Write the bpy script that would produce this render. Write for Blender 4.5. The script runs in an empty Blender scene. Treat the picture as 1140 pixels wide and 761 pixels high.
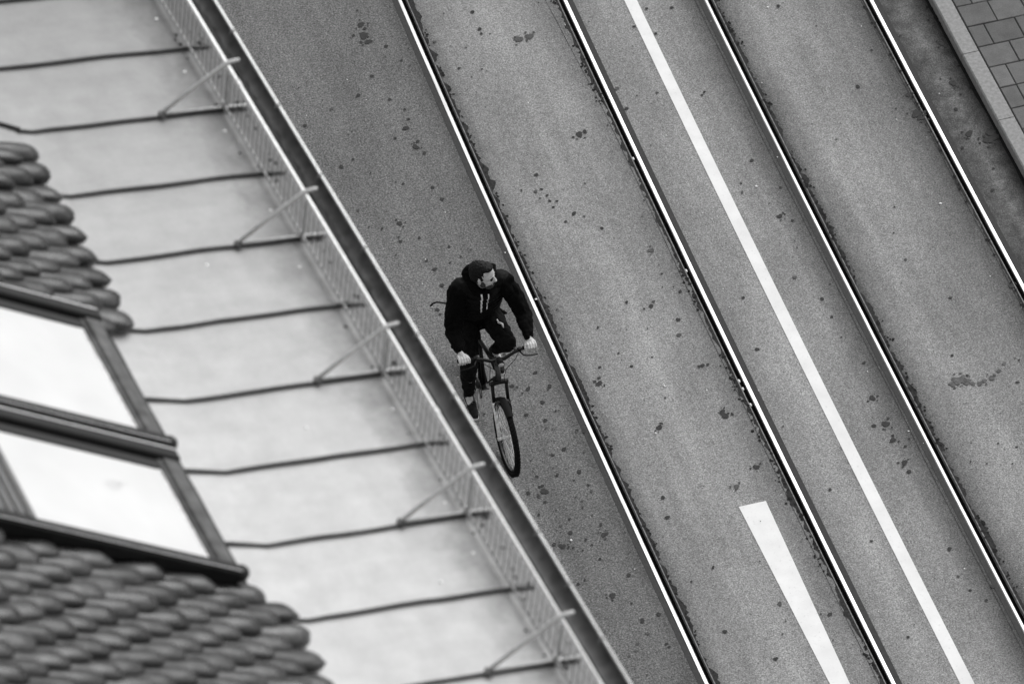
import bpy, bmesh, math, random
from mathutils import Vector, Matrix, noise
from mathutils.bvhtree import BVHTree
random.seed(7)
PI = math.pi; R = math.radians
scene = bpy.context.scene
col = scene.collection

# ------------------------------------------------------------------ helpers
def tag(o, label=None, cat=None, group=None, kind=None):
    if label: o['label'] = label
    if cat: o['category'] = cat
    if group: o['group'] = group
    if kind: o['kind'] = kind
    return o

def empty(name, loc, rz=0.0):
    o = bpy.data.objects.new(name, None); col.objects.link(o)
    o.location = loc; o.rotation_euler = (0, 0, rz); o.empty_display_size = .2
    return o

class MB:
    def __init__(s): s.v = []; s.f = []; s.sm = []; s.c = []
    def add(s, vs, fs, smooth=False, tone=None):
        b = len(s.v); s.v += [tuple(p) for p in vs]
        s.f += [tuple(b + i for i in f) for f in fs]; s.sm += [smooth] * len(fs)
        s.c += [tone if tone is not None else .5] * len(vs)
    def box(s, x0, x1, y0, y1, z0, z1, bev=0.0, M=None, tone=None):
        if bev <= 0:
            vs = [(x, y, z) for z in (z0, z1) for y in (y0, y1) for x in (x0, x1)]
            fs = [(0, 2, 3, 1), (4, 5, 7, 6), (0, 1, 5, 4), (2, 6, 7, 3), (0, 4, 6, 2), (1, 3, 7, 5)]
        else:
            b = bev; vs = []; fs = []
            for z, i in ((z0, b), (z0 + b, 0), (z1 - b, 0), (z1, b)):
                vs += [(x0+i, y0+b, z), (x0+b, y0+i, z), (x1-b, y0+i, z), (x1-i, y0+b, z),
                       (x1-i, y1-b, z), (x1-b, y1-i, z), (x0+b, y1-i, z), (x0+i, y1-b, z)]
            fs.append(tuple(range(7, -1, -1))); fs.append(tuple(range(24, 32)))
            for k in range(3):
                for j in range(8):
                    a = k*8+j; c = k*8+(j+1) % 8; fs.append((a, c, c+8, a+8))
        if M is not None: vs = [M @ Vector(p) for p in vs]
        s.add(vs, fs, False, tone)
    def tube(s, pts, r, seg=8, cap=True, closed=False):
        pts = [Vector(p) for p in pts]; n = len(pts)
        rs = r if isinstance(r, (list, tuple)) else [r] * n
        vs = []; up = None
        for i, p in enumerate(pts):
            if closed: d = pts[(i+1) % n] - pts[i-1]
            else: d = pts[min(i+1, n-1)] - pts[max(i-1, 0)]
            d.normalize()
            if up is None:
                up = Vector((0, 0, 1)) if abs(d.z) < .9 else Vector((1, 0, 0))
            a = d.cross(up).normalized(); b = a.cross(d).normalized(); up = b
            for k in range(seg):
                t = 2*PI*k/seg; vs.append(p + (a*math.cos(t) + b*math.sin(t))*rs[i])
        fs = []
        for i in range(n if closed else n-1):
            j = (i+1) % n
            for k in range(seg):
                l = (k+1) % seg
                fs.append((i*seg+k, j*seg+k, j*seg+l, i*seg+l))
        if cap and not closed:
            fs.append(tuple(range(seg))); fs.append(tuple(range((n-1)*seg+seg-1, (n-1)*seg-1, -1)))
        s.add(vs, fs, True)
    def cyl(s, a, b, r, seg=16, r2=None):
        s.tube([a, b], [r, r if r2 is None else r2], seg)
    def ell(s, c, r, M=None, nu=16, nv=10):
        vs = []; fs = []
        for i in range(nv+1):
            ph = PI*i/nv
            for k in range(nu):
                t = 2*PI*k/nu
                p = Vector((r[0]*math.sin(ph)*math.cos(t), r[1]*math.sin(ph)*math.sin(t), r[2]*math.cos(ph)))
                if M is not None: p = M @ p
                vs.append(p + Vector(c))
        for i in range(nv):
            for k in range(nu):
                l = (k+1) % nu; fs.append((i*nu+k, (i+1)*nu+k, (i+1)*nu+l, i*nu+l))
        s.add(vs, fs, True)
    def capsule(s, a, b, ra, rb, seg=14):
        a = Vector(a); b = Vector(b)
        s.ell(a, (ra,)*3, nu=seg, nv=8); s.ell(b, (rb,)*3, nu=seg, nv=8)
        s.tube([a, b], [ra, rb], seg)
    def chain(s, pts, rs, seg=14):
        for i in range(len(pts)-1): s.capsule(pts[i], pts[i+1], rs[i], rs[i+1], seg)
    def sheet(s, x0, x1, ys, fn, nx=1, smooth=False):
        vs = []; fs = []
        for y in ys:
            for i in range(nx+1): vs.append(fn(x0 + (x1-x0)*i/nx, y))
        m = nx+1
        for j in range(len(ys)-1):
            for i in range(nx): fs.append((j*m+i, j*m+i+1, (j+1)*m+i+1, (j+1)*m+i))
        s.add(vs, fs, smooth)
    def mesh(s, name):
        me = bpy.data.meshes.new(name); me.from_pydata(s.v, [], s.f)
        me.polygons.foreach_set('use_smooth', s.sm)
        at = me.color_attributes.new('tone', 'FLOAT_COLOR', 'POINT')
        fl = []
        for c in s.c: fl += [c, c, c, 1]
        at.data.foreach_set('color', fl); me.update()
        return me
    def build(s, name, mat, parent=None, loc=None, rz=None):
        me = s.mesh(name); me.materials.append(mat)
        o = bpy.data.objects.new(name, me); col.objects.link(o)
        if parent: o.parent = parent
        if loc is not None: o.location = loc
        if rz is not None: o.rotation_euler = (0, 0, rz)
        return o

def remeshed(mb, name, mat, parent, voxel=.006, smooth=4, wrinkle=0, wscale=9, aniso=(1, 1, 1)):
    """fuses the overlapping pieces of mb into one continuous surface"""
    me = mb.mesh(name)
    t = bpy.data.objects.new('tmp', me); col.objects.link(t)
    m = t.modifiers.new('r', 'REMESH'); m.mode = 'VOXEL'; m.voxel_size = voxel; m.use_smooth_shade = True
    m = t.modifiers.new('s', 'SMOOTH'); m.factor = .5; m.iterations = smooth
    dg = bpy.context.evaluated_depsgraph_get(); dg.update()
    me2 = bpy.data.meshes.new_from_object(t.evaluated_get(dg), depsgraph=dg)
    bpy.data.objects.remove(t)
    if wrinkle:
        nr = [v.normal.copy() for v in me2.vertices]
        for v, n in zip(me2.vertices, nr):
            q = Vector((v.co.x*aniso[0], v.co.y*aniso[1], v.co.z*aniso[2]))*wscale
            w = noise.noise(q) + .5*noise.noise(q*2.1)
            w = abs(w)*1.4 - .4
            v.co += n*wrinkle*w
    for p in me2.polygons: p.use_smooth = True
    me2.materials.clear(); me2.materials.append(mat); me2.name = name
    o = bpy.data.objects.new(name, me2); col.objects.link(o); o.parent = parent
    return o

# ------------------------------------------------------------------ materials
class NT:
    def __init__(s, name):
        s.m = bpy.data.materials.new(name); s.m.use_nodes = True
        s.t = s.m.node_tree; s.n = s.t.nodes; s.l = s.t.links
        s.b = s.n['Principled BSDF']
    def new(s, t, **k):
        x = s.n.new(t)
        for a, b in k.items(): setattr(x, a, b)
        return x
    def coord(s, kind='Object'): return s.new('ShaderNodeTexCoord').outputs[kind]
    def map(s, src, sc=(1, 1, 1), loc=(0, 0, 0)):
        x = s.new('ShaderNodeMapping'); x.inputs['Scale'].default_value = sc; x.inputs['Location'].default_value = loc
        s.l.new(src, x.inputs[0]); return x.outputs[0]
    def noise(s, src, scale, detail=4, rough=.55):
        x = s.new('ShaderNodeTexNoise'); x.inputs['Scale'].default_value = scale
        x.inputs['Detail'].default_value = detail; x.inputs['Roughness'].default_value = rough
        s.l.new(src, x.inputs['Vector']); return x.outputs['Fac']
    def vor(s, src, scale, feat='F1', out='Distance'):
        x = s.new('ShaderNodeTexVoronoi', feature=feat); x.inputs['Scale'].default_value = scale
        s.l.new(src, x.inputs['Vector']); return x.outputs[out]
    def math(s, op, a, b=None, c=None, clamp=False):
        x = s.new('ShaderNodeMath', operation=op); x.use_clamp = clamp
        for i, v in enumerate((a, b, c)):
            if v is None: continue
            if isinstance(v, (int, float)): x.inputs[i].default_value = v
            else: s.l.new(v, x.inputs[i])
        return x.outputs[0]
    def ramp(s, src, pts, interp='LINEAR'):
        x = s.new('ShaderNodeValToRGB'); cr = x.color_ramp; cr.interpolation = interp
        while len(cr.elements) < len(pts): cr.elements.new(.5)
        for e, (p, v) in zip(cr.elements, pts):
            e.position = p; e.color = (v, v, v, 1)
        s.l.new(src, x.inputs[0]); return x.outputs[0]
    def mr(s, src, a, b, c, d):
        x = s.new('ShaderNodeMapRange'); x.inputs[1].default_value = a; x.inputs[2].default_value = b
        x.inputs[3].default_value = c; x.inputs[4].default_value = d; s.l.new(src, x.inputs[0]); return x.outputs[0]
    def sep(s, src):
        x = s.new('ShaderNodeSeparateXYZ'); s.l.new(src, x.inputs[0]); return x.outputs
    def base(s, src):
        if isinstance(src, (int, float)): s.b.inputs['Base Color'].default_value = (src, src, src, 1)
        else: s.l.new(src, s.b.inputs['Base Color'])
    def bump(s, src, strength=.3, dist=.004):
        x = s.new('ShaderNodeBump'); x.inputs['Strength'].default_value = strength; x.inputs['Distance'].default_value = dist
        s.l.new(src, x.inputs['Height']); s.l.new(x.outputs[0], s.b.inputs['Normal'])
    def set(s, **k):
        for a, v in k.items(): s.b.inputs[a.replace('_', ' ')].default_value = v
        return s

def simple(name, c, rough=.6, metal=0, var=.15, scale=20, bump=0, coat=0, spec=.5):
    n = NT(name); f = n.noise(n.coord(), scale, 5)
    n.base(n.math('MULTIPLY', n.mr(f, .3, .7, 1-var, 1+var), c))
    n.set(Roughness=rough, Metallic=metal); n.b.inputs['Specular IOR Level'].default_value = spec
    if coat: n.b.inputs['Coat Weight'].default_value = coat
    if bump: n.bump(f, bump)
    return n.m

def mat_asphalt():
    n = NT('asphalt'); c = n.coord(); x, y, z = n.sep(c)
    t = n.math('SUBTRACT', x, n.math('MULTIPLY', n.math('MULTIPLY', y, y), .0012))
    wob = n.noise(n.map(c, (1, .6, 1)), 9, 6, .7)
    t2 = n.math('ADD', t, n.math('MULTIPLY', n.math('SUBTRACT', wob, .5), .09))
    # range t -2 .. 6  -> 0..1   (differently laid and worn strips of asphalt between the rails)
    f = n.mr(t2, -2, 6, 0, 1)
    P = lambda v: (v+2)/8
    pts = [(0, .135), (P(-.15), .140), (P(.14), .125), (P(.235), .085), (P(.30), .13),
           (P(.40), .13), (P(.52), .225), (P(1.05), .28), (P(1.50), .235), (P(1.66), .150), (P(1.80), .22),
           (P(2.2), .285), (P(2.68), .225), (P(2.93), .080), (P(3.08), .070), (P(3.18), .160), (P(3.42), .290),
           (P(3.85), .24), (P(4.18), .16), (P(4.37), .075), (P(4.53), .075), (P(4.72), .125), (P(4.90), .04), (1.0, .05)]
    r = n.ramp(f, pts)
    big = n.math('MULTIPLY', n.mr(n.noise(n.map(c, (1, .45, 1)), 1.3, 6, .65), .3, .7, .78, 1.2), n.mr(n.noise(n.map(c, (5, .25, 1)), 1.0, 5, .65), .3, .7, .86, 1.12))
    mid = n.mr(n.noise(c, 14, 4, .6), .3, .7, .92, 1.08)
    fine = n.mr(n.noise(c, 72, 3, .85), .3, .7, .38, 1.66)
    vf = n.mr(n.vor(c, 75, out='Color'), 0, 1, .68, 1.32)
    # coarser aggregate in the cycle lane
    coarse = n.mr(n.noise(c, 55, 2, .8), .3, .72, .6, 1.6)
    isA = n.mr(t, .24, .30, 1, 0)
    co = n.math('ADD', n.math('MULTIPLY', isA, n.math('SUBTRACT', coarse, 1)), 1)
    v = r
    kz = n.mr(t, 4.4, 4.5, 0, 1)
    mott = n.mr(n.noise(c, 5, 5, .65), .35, .65, -.35, .35)
    kz = n.math('ADD', n.math('MULTIPLY', kz, mott), 1)
    for k in (big, mid, fine, vf, co, kz): v = n.math('MULTIPLY', v, k)
    # small black specks of dirt, thicker in the cycle lane
    d = n.vor(n.map(c, (1, 1, 1)), 11)
    sp = n.math('ADD', n.math('MULTIPLY', n.mr(n.noise(c, 1.6, 3, .6), .48, .68, 0, .10), 1), .014)
    dk = n.mr(n.math('SUBTRACT', d, sp), -.02, .02, .42, 1)
    v = n.math('MULTIPLY', v, dk)
    n.base(v); n.set(Roughness=.85); n.b.inputs['Specular IOR Level'].default_value = .2
    n.bump(fine, .6, .005)
    return n.m

def mat_metal_roof():
    n = NT('painted_sheet_metal'); c = n.coord()
    st = n.noise(n.map(c, (1.3, 4.5, 1.3)), 1.9, 5, .6)
    st2 = n.noise(n.map(c, (2.5, 2.0, 2)), 2.4, 6, .62)
    fn = n.noise(c, 80, 3, .7)
    x, y, z = n.sep(c)
    # grime collecting along the snow guard at the eave end
    wob = n.math('MULTIPLY', n.math('SUBTRACT', n.noise(c, 6, 5, .7), .5), .42)
    e = n.mr(n.math('ADD', x, wob), -.62, -.30, 0, 1)
    v = n.math('MULTIPLY', n.mr(st, .3, .7, .92, 1.05), n.mr(st2, .28, .72, .88, 1.08))
    v = n.math('MULTIPLY', v, n.mr(fn, .2, .8, .92, 1.08))
    v = n.math('MULTIPLY', v, n.math('SUBTRACT', 1, n.math('MULTIPLY', e, .62)))
    # vignette painted into the colour: the sheet darkens towards the far end
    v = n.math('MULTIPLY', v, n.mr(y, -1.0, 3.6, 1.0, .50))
    v = n.math('MULTIPLY', v, .545)
    n.base(v); n.set(Roughness=.55, Metallic=0.0); n.b.inputs['Specular IOR Level'].default_value = .35
    n.bump(st2, .25, .012)
    return n.m

def mat_tile():
    n = NT('clay_tile'); c = n.coord()
    a = n.new('ShaderNodeAttribute', attribute_name='tone').outputs['Fac']
    f = n.noise(c, 45, 5, .7); g = n.noise(c, 16, 4, .6)
    v = n.math('MULTIPLY', n.mr(f, .25, .75, .5, 1.5), n.mr(g, .3, .7, .6, 1.4))
    v = n.math('MULTIPLY', v, n.math('POWER', n.mr(a, 0, 1, .04, .25), 2))
    n.base(v); n.b.inputs['Specular IOR Level'].default_value = .4; n.b.inputs['Coat Weight'].default_value = .45; n.b.inputs['Coat Roughness'].default_value = .13
    n.l.new(n.mr(n.noise(c, 7, 2, .5), .35, .65, .14, .70), n.b.inputs['Roughness'])
    n.bump(f, .6, .005); return n.m

def mat_paint():
    n = NT('road_paint'); c = n.coord()
    w = n.noise(c, 35, 6, .75); b = n.noise(c, 4, 4, .6)
    v = n.math('MULTIPLY', n.mr(w, .26, .42, .70, 1), n.mr(b, .3, .7, .90, 1.04))
    n.base(n.math('MULTIPLY', v, .76)); n.set(Roughness=.7); n.bump(n.noise(c, 120, 3, .7), .3, .002); return n.m

def mat_paver():
    n = NT('pavement_slab'); c = n.coord()
    a = n.new('ShaderNodeAttribute', attribute_name='tone').outputs['Fac']
    f = n.noise(c, 70, 4, .7); g = n.noise(c, 7, 5, .6)
    v = n.math('MULTIPLY', n.mr(f, .25, .75, .75, 1.25), n.mr(g, .3, .7, .8, 1.15))
    n.base(n.math('MULTIPLY', v, n.mr(a, 0, 1, .09, .14))); n.set(Roughness=.85); n.bump(f, .4, .003); return n.m

def mat_cloth(name, c, rough=.9):
    n = NT(name); co = n.coord(); f = n.noise(co, 30, 5, .6)
    n.base(n.math('MULTIPLY', n.mr(f, .3, .7, .6, 1.5), c)); n.set(Roughness=rough)
    n.b.inputs['Specular IOR Level'].default_value = .08
    n.bump(n.noise(co, 25, 4, .6), .3, .006); return n.m

def mat_rail():
    n = NT('polished_rail_steel'); c = n.coord()
    f = n.noise(n.map(c, (60, 1.2, 1)), 1, 4, .6)
    h_ = n.noise(n.map(c, (25, .8, 1)), 1, 5, .7)
    n.base(n.math('MULTIPLY', n.mr(f, .3, .7, .50, .68), n.mr(h_, .28, .5, .45, 1))); n.set(Metallic=1.0)
    n.l.new(n.mr(f, .3, .7, .24, .36), n.b.inputs['Roughness']); return n.m

M = dict(
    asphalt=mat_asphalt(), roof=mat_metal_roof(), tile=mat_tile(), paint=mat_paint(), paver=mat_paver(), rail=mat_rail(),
    joint=simple('bitumen_joint', .024, .8, 0, .35, 40, .4),
    groove=simple('oily_groove', .003, .9, 0, .5, 30, spec=.1),
    edge=simple('ragged_rail_dirt', .025, .85, 0, .6, 50, .3, spec=.2),
    lip=simple('rusty_rail_lip', .15, .6, .2, .5, 30),
    kerb=simple('granite_kerb', .25, .8, 0, .22, 30, .3),
    dirt=simple('damp_dirt', .012, .9, 0, .4, 60, .3, spec=.2),
    stain=simple('grease_spot', .03, .8, 0, .4, 80, spec=.3),
    faint=simple('faded_stain', .075, .85, 0, .3, 60, spec=.3),
    damp=simple('damp_patch', .085, .7, 0, .5, 50, spec=.3),
    speck=simple('pale_grit', .75, .8, 0, .2, 80),
    ground=simple('far_asphalt', .12, .9, 0, .2, 2),
    render=simple('wall_render', .5, .9, 0, .08, 6, .2),
    seam=simple('shaded_seam_edge', .04, .6, 0, .45, 25),  # shade on the seam flanks painted in as a dark tone
    galv=simple('galvanised_steel', .62, .45, .1, .16, 30),
    galv_dull=simple('dull_galvanised_steel', .34, .5, .2, .25, 30),
    zinc=simple('weathered_zinc', .115, .6, .0, .5, 9, .2),
    bead=simple('bright_zinc_bead', .80, .5, .7, .10, 20),
    wire=simple('dark_steel_wire', .16, .5, .2, .3, 30),
    sludge=simple('wet_leaf_sludge', .010, .7, 0, .5, 50, .6),
    frame=simple('dark_window_cladding', .008, .38, .0, .4, 14, .05, spec=.3),
    gasket=simple('black_gasket', .006, .6, 0, .2, 20),
    sill=simple('weathered_window_cladding', .08, .5, .2, .6, 9, .1),
    shutter=simple('grey_shutter_slat', .16, .5, .1, .2, 20),
    tyre=simple('tyre_rubber', .004, .8, 0, .3, 60, .4, spec=.15),
    bikeblack=simple('black_bicycle_paint', .004, .45, 0, .2, 20, spec=.25),
    bikegrey=simple('grey_bicycle_paint', .045, .4, 0, .2, 20),
    alloy=simple('brushed_alloy', .72, .35, .4, .15, 40),
    rubber=simple('black_rubber', .004, .8, 0, .2, 50, spec=.2),
    lens=simple('lamp_lens', .5, .1, 0, .1, 30),
    skin=simple('skin', .52, .5, 0, .25, 24, .1),
    hair=simple('dark_hair', .004, .6, 0, .6, 90, .9, spec=.2), beard=simple('short_stubble', .05, .8, 0, .6, 120, .6, spec=.15),
    hoodie=mat_cloth('black_fleece', .0022), vest=mat_cloth('black_quilted_nylon', .0045, .55), jeans=mat_cloth('dark_denim', .007),
    cord=mat_cloth('white_cord', .75), shoe=mat_cloth('dark_trainer', .02), sole=mat_cloth('white_rubber_sole', .72),
)
def mat_glass():
    n = NT('white_window_glass'); c = n.coord(); f = n.noise(c, 1.7, 3, .5)
    n.base(n.mr(f, .3, .7, .66, .76)); n.set(Roughness=.7)  # the pane is near white in its own base colour
    n.b.inputs['Coat Weight'].default_value = 1.0; n.b.inputs['Coat Roughness'].default_value = .03
    return n.m
M['glass'] = mat_glass()
M['reflection'] = simple('glass_reflection', .60, .5, 0, .12, 8)

# ------------------------------------------------------------------ street frame (x across, y along, z up)
AZ = R(17.4)
CV = .0012
def cv(t, s, z=0.0): return (t + CV*s*s, s, z)
def place(o): o.rotation_euler = (0, 0, AZ); return o
S0, S1 = -42, 42
YS = [S0 + i for i in range(S1-S0+1)]
RAILS = [(.319, 1), (1.770, -1), (3.010, 1), (4.460, -1)]
KERB = 4.962; LK = -2.5

g = MB(); g.sheet(-400, 400, [-400, 400], lambda x, y: (x, y, -.30))
tag(g.build('ground', M['ground']), kind='structure')

# lanes between the rail assemblies
edges = [LK]
for t, d in RAILS:
    edges += [t-.070, t+.067] if d == 1 else [t-.067, t+.070]
edges.append(KERB)
rd = MB()
for a, b in zip(edges[::2], edges[1::2]):
    rd.sheet(a, b, YS, lambda x, y: cv(x, y, 0))
    for e in (a, b): rd.sheet(0, 1, YS, lambda x, y, e=e: cv(e, y, 0 if x else -.12))
tag(place(rd.build('road', M['asphalt'])), kind='structure')

# rails
RL = ['polished steel tram rail beside the cyclist, dark groove to its right',
      'steel tram rail just left of the solid white line, crossing beside the short marking',
      'steel tram rail just right of the solid white line',
      'bright tram rail nearest the kerb and pavement']
for (t, d), lab in zip(RAILS, RL):
    root = empty('tram_rail', (0, 0, 0)); place(root)
    tag(root, lab, 'tram rail', 'tram rails set in the asphalt')
    hs = .72 if abs(t-3.01) < .01 else 1.0
    def prof(name, pts, mat, root=root, t=t, d=d):
        m = MB(); n = len(pts)
        vs = []; fs = []
        for y in YS:
            for (px, pz) in pts: vs.append(cv(t + d*px, y, pz))
        for j in range(len(YS)-1):
            for i in range(n-1):
                q = (j*n+i, j*n+i+1, (j+1)*n+i+1, (j+1)*n+i)
                fs.append(q if d == 1 else q[::-1])
        m.add(vs, fs); return m.build(name, mat, root)
    prof('rail_head', [(a_*(hs if abs(a_) < .0215 else 1), b_ - (0 if abs(a_) < .0215 else .0)) for a_, b_ in [(-.022, -.04), (-.022, -.003), (-.016, .004), (.011, .005), (.0165, -.001), (.022, -.038)]], M['rail'])
    prof('groove', [(.0225, -.037), (.0555, -.037)], M['groove'])
    prof('guard_lip', [(.056, -.038), (.056, .001), (.058, .003), (.0655, .003), (.0655, -.03)], M['lip'])
    prof('joint_filler', [(-.069, -.03), (-.069, .002), (-.0225, .002), (-.0225, -.03)], M['joint'])

# ragged dirt along the grooves
dd = MB()
def blob(m, t, s, r, z, elong=1.0, ang=0, jag=.35, n=None):
    n = 8 if r < .008 else (14 if r < .02 else 26); vs = []
    p2, p3, p5 = (random.uniform(0, 6.28) for _ in range(3)); jg = jag*(1.0 if r > .02 else .7)
    for k in range(n):
        a = 2*PI*k/n; q = r*(1 + jg*(.55*math.sin(2*a+p2) + .45*math.sin(3*a+p3) + .3*math.sin(7*a+p5)))
        x = q*math.cos(a)*elong; y = q*math.sin(a)
        vs.append(cv(t + x*math.cos(ang) - y*math.sin(ang), s + x*math.sin(ang) + y*math.cos(ang), z))
    m.add(vs, [tuple(range(n))])
zc = .0015
def zz():
    global zc; zc += .0000042; return zc
for (t, d), w, dens in zip(RAILS, (.035, .05, .045, .03), (1.0, 1.2, 1.2, .5)):
    for k in range(int(520*dens)):
        s = random.uniform(-9, 9)
        if noise.noise(Vector((s*1.3, t*7, 0))) < -.12: continue
        off = .068 + abs(random.gauss(0, w*.6))
        blob(dd, t + d*off, s, random.uniform(.006, .017), zz(), random.uniform(.5, 1), random.uniform(-.4, .4))
for k in range(160):
    s = random.uniform(-9, 9)
    if noise.noise(Vector((s*1.1, 44, 0))) < 0: continue
    blob(dd, KERB - abs(random.gauss(0, .035)) - .005, s, random.uniform(.008, .028), zz())
eg = MB()
for (t, d), wd, ph in zip(RAILS, (.050, .045, .055, .022), (1, 2, 3, 4)):
    for a0 in range(-420, 420):
        y0 = a0*.03; 
        ws = []
        for y in (y0, y0+.03):
            nz = noise.noise(Vector((y*2.2, ph*5, 0)))*.9 + noise.noise(Vector((y*9, ph*5, 3)))*.8 + noise.noise(Vector((y*28, ph, 7)))*.6
            ws.append(max(.004, .010 + wd*(.30+nz)))
        if d*1 > 0: q_ = [cv(t+.0665, y0, .0012), cv(t+.0665+ws[0], y0, .0012), cv(t+.0665+ws[1], y0+.03, .0012), cv(t+.0665, y0+.03, .0012)]
        else: q_ = [cv(t-.0665-ws[0], y0, .0012), cv(t-.0665, y0, .0012), cv(t-.0665, y0+.03, .0012), cv(t-.0665-ws[1], y0+.03, .0012)]
        eg.add(q_, [(0, 1, 2, 3)])
tag(place(eg.build('rail_edge_grime', M['edge'])), 'ragged dark grime line along the rail grooves', 'grime', kind='stuff')
# strip of dirt where kerb meets road
dd.sheet(KERB-.03, KERB, [S0 + .25*i for i in range(int((S1-S0)*4)+1)],
         lambda x, y: cv(x if x > KERB-.01 else x + .022*noise.noise(Vector((y*3, 3, 0))), y, .0012), 1)
tag(place(dd.build('rail_edge_dirt', M['dirt'])), 'ragged black dirt along the rails and kerb', 'dirt', kind='stuff')

# solid white line, short marking
ln = MB()
ln.sheet(2.345-.056, 2.345+.056, [S0 + .5*i for i in range(2*(S1-S0)+1)], lambda x, y: cv(x, y, .004), 1)
tag(place(ln.build('solid_lane_line', M['paint'])), kind='structure')
mk = MB()
mk.add([cv(1.227, -2.444, .004), cv(1.467, -2.447, .004), cv(1.431, -4.60, .004), cv(1.41, -6.5, .004), cv(1.30, -6.5, .004), cv(1.275, -4.55, .004)], [(5, 4, 3, 2, 1, 0)])
tag(place(mk.build('short_lane_marking', M['paint'])), kind='structure')

# spots
ST = [(-0.131, 4.17, 0.055, 0), (-0.115, 4.319, 0.039, 0), (-0.115, 4.076, 0.039, 0), (0.025, 3.969, 0.023, 0), (1.355, 2.325, 0.039, 1), (1.412, 2.344, 0.023, 1), (1.204, 3.702, 0.047, 2), (1.316, 3.705, 0.039, 2), (0.909, 4.179, 0.023, 1), (0.905, 3.936, 0.023, 1), (0.903, 3.873, 0.016, 1), (0.829, 1.937, 0.023, 1), (0.819, 1.746, 0.016, 1), (0.841, 1.655, 0.016, 1), (0.843, 1.581, 0.016, 1), (0.849, 1.495, 0.016, 1), (1.0, 1.364, 0.023, 1), (-0.21, 3.624, 0.023, 0), (-0.108, 2.869, 0.031, 0), (-0.052, 2.975, 0.016, 0), (-0.237, 2.773, 0.016, 0), (-0.093, 2.605, 0.031, 0), (-0.058, 2.668, 0.023, 0), (-0.676, 2.616, 0.016, 0), (-0.801, 2.557, 0.023, 0), (-0.063, 1.889, 0.023, 0), (-0.508, 1.704, 0.031, 0), (0.104, 3.741, 0.016, 0), (-0.335, 2.18, 0.016, 0), (3.952, 2.172, 0.023, 1), (2.726, 0.787, 0.031, 1), (2.602, 2.519, 0.016, 1), (2.723, 1.54, 0.023, 1), (2.854, 1.133, 0.016, 1), (4.791, 1.96, 0.039, 1), (4.699, 1.29, 0.039, 1), (4.888, 1.244, 0.047, 0), (4.839, 1.16, 0.055, 0), (4.898, 1.179, 0.047, 0), (4.695, 1.627, 0.023, 1), (4.873, 2.491, 0.031, 1), (4.746, 0.797, 0.016, 1), (4.64, 0.538, 0.023, 1), (4.334, 1.678, 0.047, 0), (4.364, 1.618, 0.039, 0), (4.35, 1.935, 0.031, 0), (2.735, -0.306, 0.023, 1), (2.74, -1.573, 0.031, 1), (2.742, -1.9, 0.039, 1), (2.734, -2.099, 0.031, 1), (2.64, -1.891, 0.023, 1), (2.81, -2.201, 0.016, 1), (2.819, -1.154, 0.016, 1), (2.742, -0.541, 0.016, 1), (3.573, -1.298, 0.016, 1), (3.806, -0.63, 0.016, 1), (3.45, -1.625, 0.031, 3), (3.502, -1.596, 0.047, 3), (3.55, -1.6, 0.047, 3), (3.587, -1.634, 0.039, 3), (3.623, -1.668, 0.023, 3), (3.682, -1.687, 0.031, 3), (3.73, -1.668, 0.023, 3), (3.801, -1.656, 0.031, 3), (3.835, -1.632, 0.016, 3), (3.891, -1.593, 0.023, 3), (3.966, -1.525, 0.023, 3), (4.366, -0.653, 0.031, 0), (0.887, -1.363, 0.031, 1), (1.466, -1.399, 0.039, 0), (1.458, -1.351, 0.031, 0), (1.479, -0.768, 0.023, 1), (1.446, -0.769, 0.016, 1), (1.526, -0.771, 0.016, 1), (1.287, 0.054, 0.023, 1), (1.458, -0.174, 0.023, 1), (1.994, -0.723, 0.023, 1), (1.506, 0.715, 0.031, 2), (0.892, -0.595, 0.016, 1), (0.562, -0.708, 0.031, 1), (0.532, -0.676, 0.016, 1), (1.406, -0.354, 0.023, 2), (1.522, -2.052, 0.031, 0), (2.736, -2.378, 0.031, 1), (2.736, -2.489, 0.023, 1), (0.653, -2.154, 0.023, 1), (0.615, -2.382, 0.023, 1), (1.286, -2.221, 0.031, 2), (2.027, -2.486, 0.016, 1), (2.744, -3.43, 0.023, 1), (1.184, -3.592, 0.023, 2), (0.648, -3.75, 0.023, 1), (2.932, -3.939, 0.023, 1), (2.74, -3.921, 0.016, 1), (2.827, -4.066, 0.016, 1), (2.065, -4.259, 0.016, 1), (2.425, 3.397, 0.016, 1), (2.452, 3.748, 0.016, 1), (2.267, 3.549, 0.016, 1), (-0.148, -0.881, 0.023, 0), (-0.039, -0.588, 0.023, 0), (-0.162, -0.515, 0.023, 0), (0.029, -0.779, 0.023, 0), (-0.014, -0.991, 0.023, 0), (-0.277, -1.785, 0.039, 0), (-0.175, -2.156, 0.016, 0), (-0.216, -2.306, 0.023, 0), (-0.387, -2.393, 0.023, 0), (-0.328, -2.433, 0.031, 0), (0.05, -2.411, 0.031, 0), (-0.105, -3.091, 0.031, 0), (-0.334, -2.881, 0.016, 0), (-0.414, -1.764, 0.023, 0), (-0.404, -2.03, 0.016, 0), (-0.308, -1.907, 0.016, 0), (0.076, -1.654, 0.023, 0), (0.1, -1.826, 0.016, 0), (0.034, -1.364, 0.023, 0), (-0.073, -2.663, 0.016, 0), (0.097, -2.91, 0.023, 0), (0.041, -3.423, 0.023, 0), (0.261, -1.211, 0.023, 1), (0.147, -0.612, 0.023, 0), (0.079, -0.42, 0.023, 0), (-0.379, 1.057, 0.023, 0), (-0.378, 0.845, 0.023, 0), (-0.414, 1.186, 0.016, 0), (-0.502, 0.568, 0.023, 0), (-0.496, 0.508, 0.016, 0), (-0.394, 1.477, 0.016, 0), (-0.177, 1.29, 0.016, 0)]
sp = [MB() for _ in range(4)]
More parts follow.
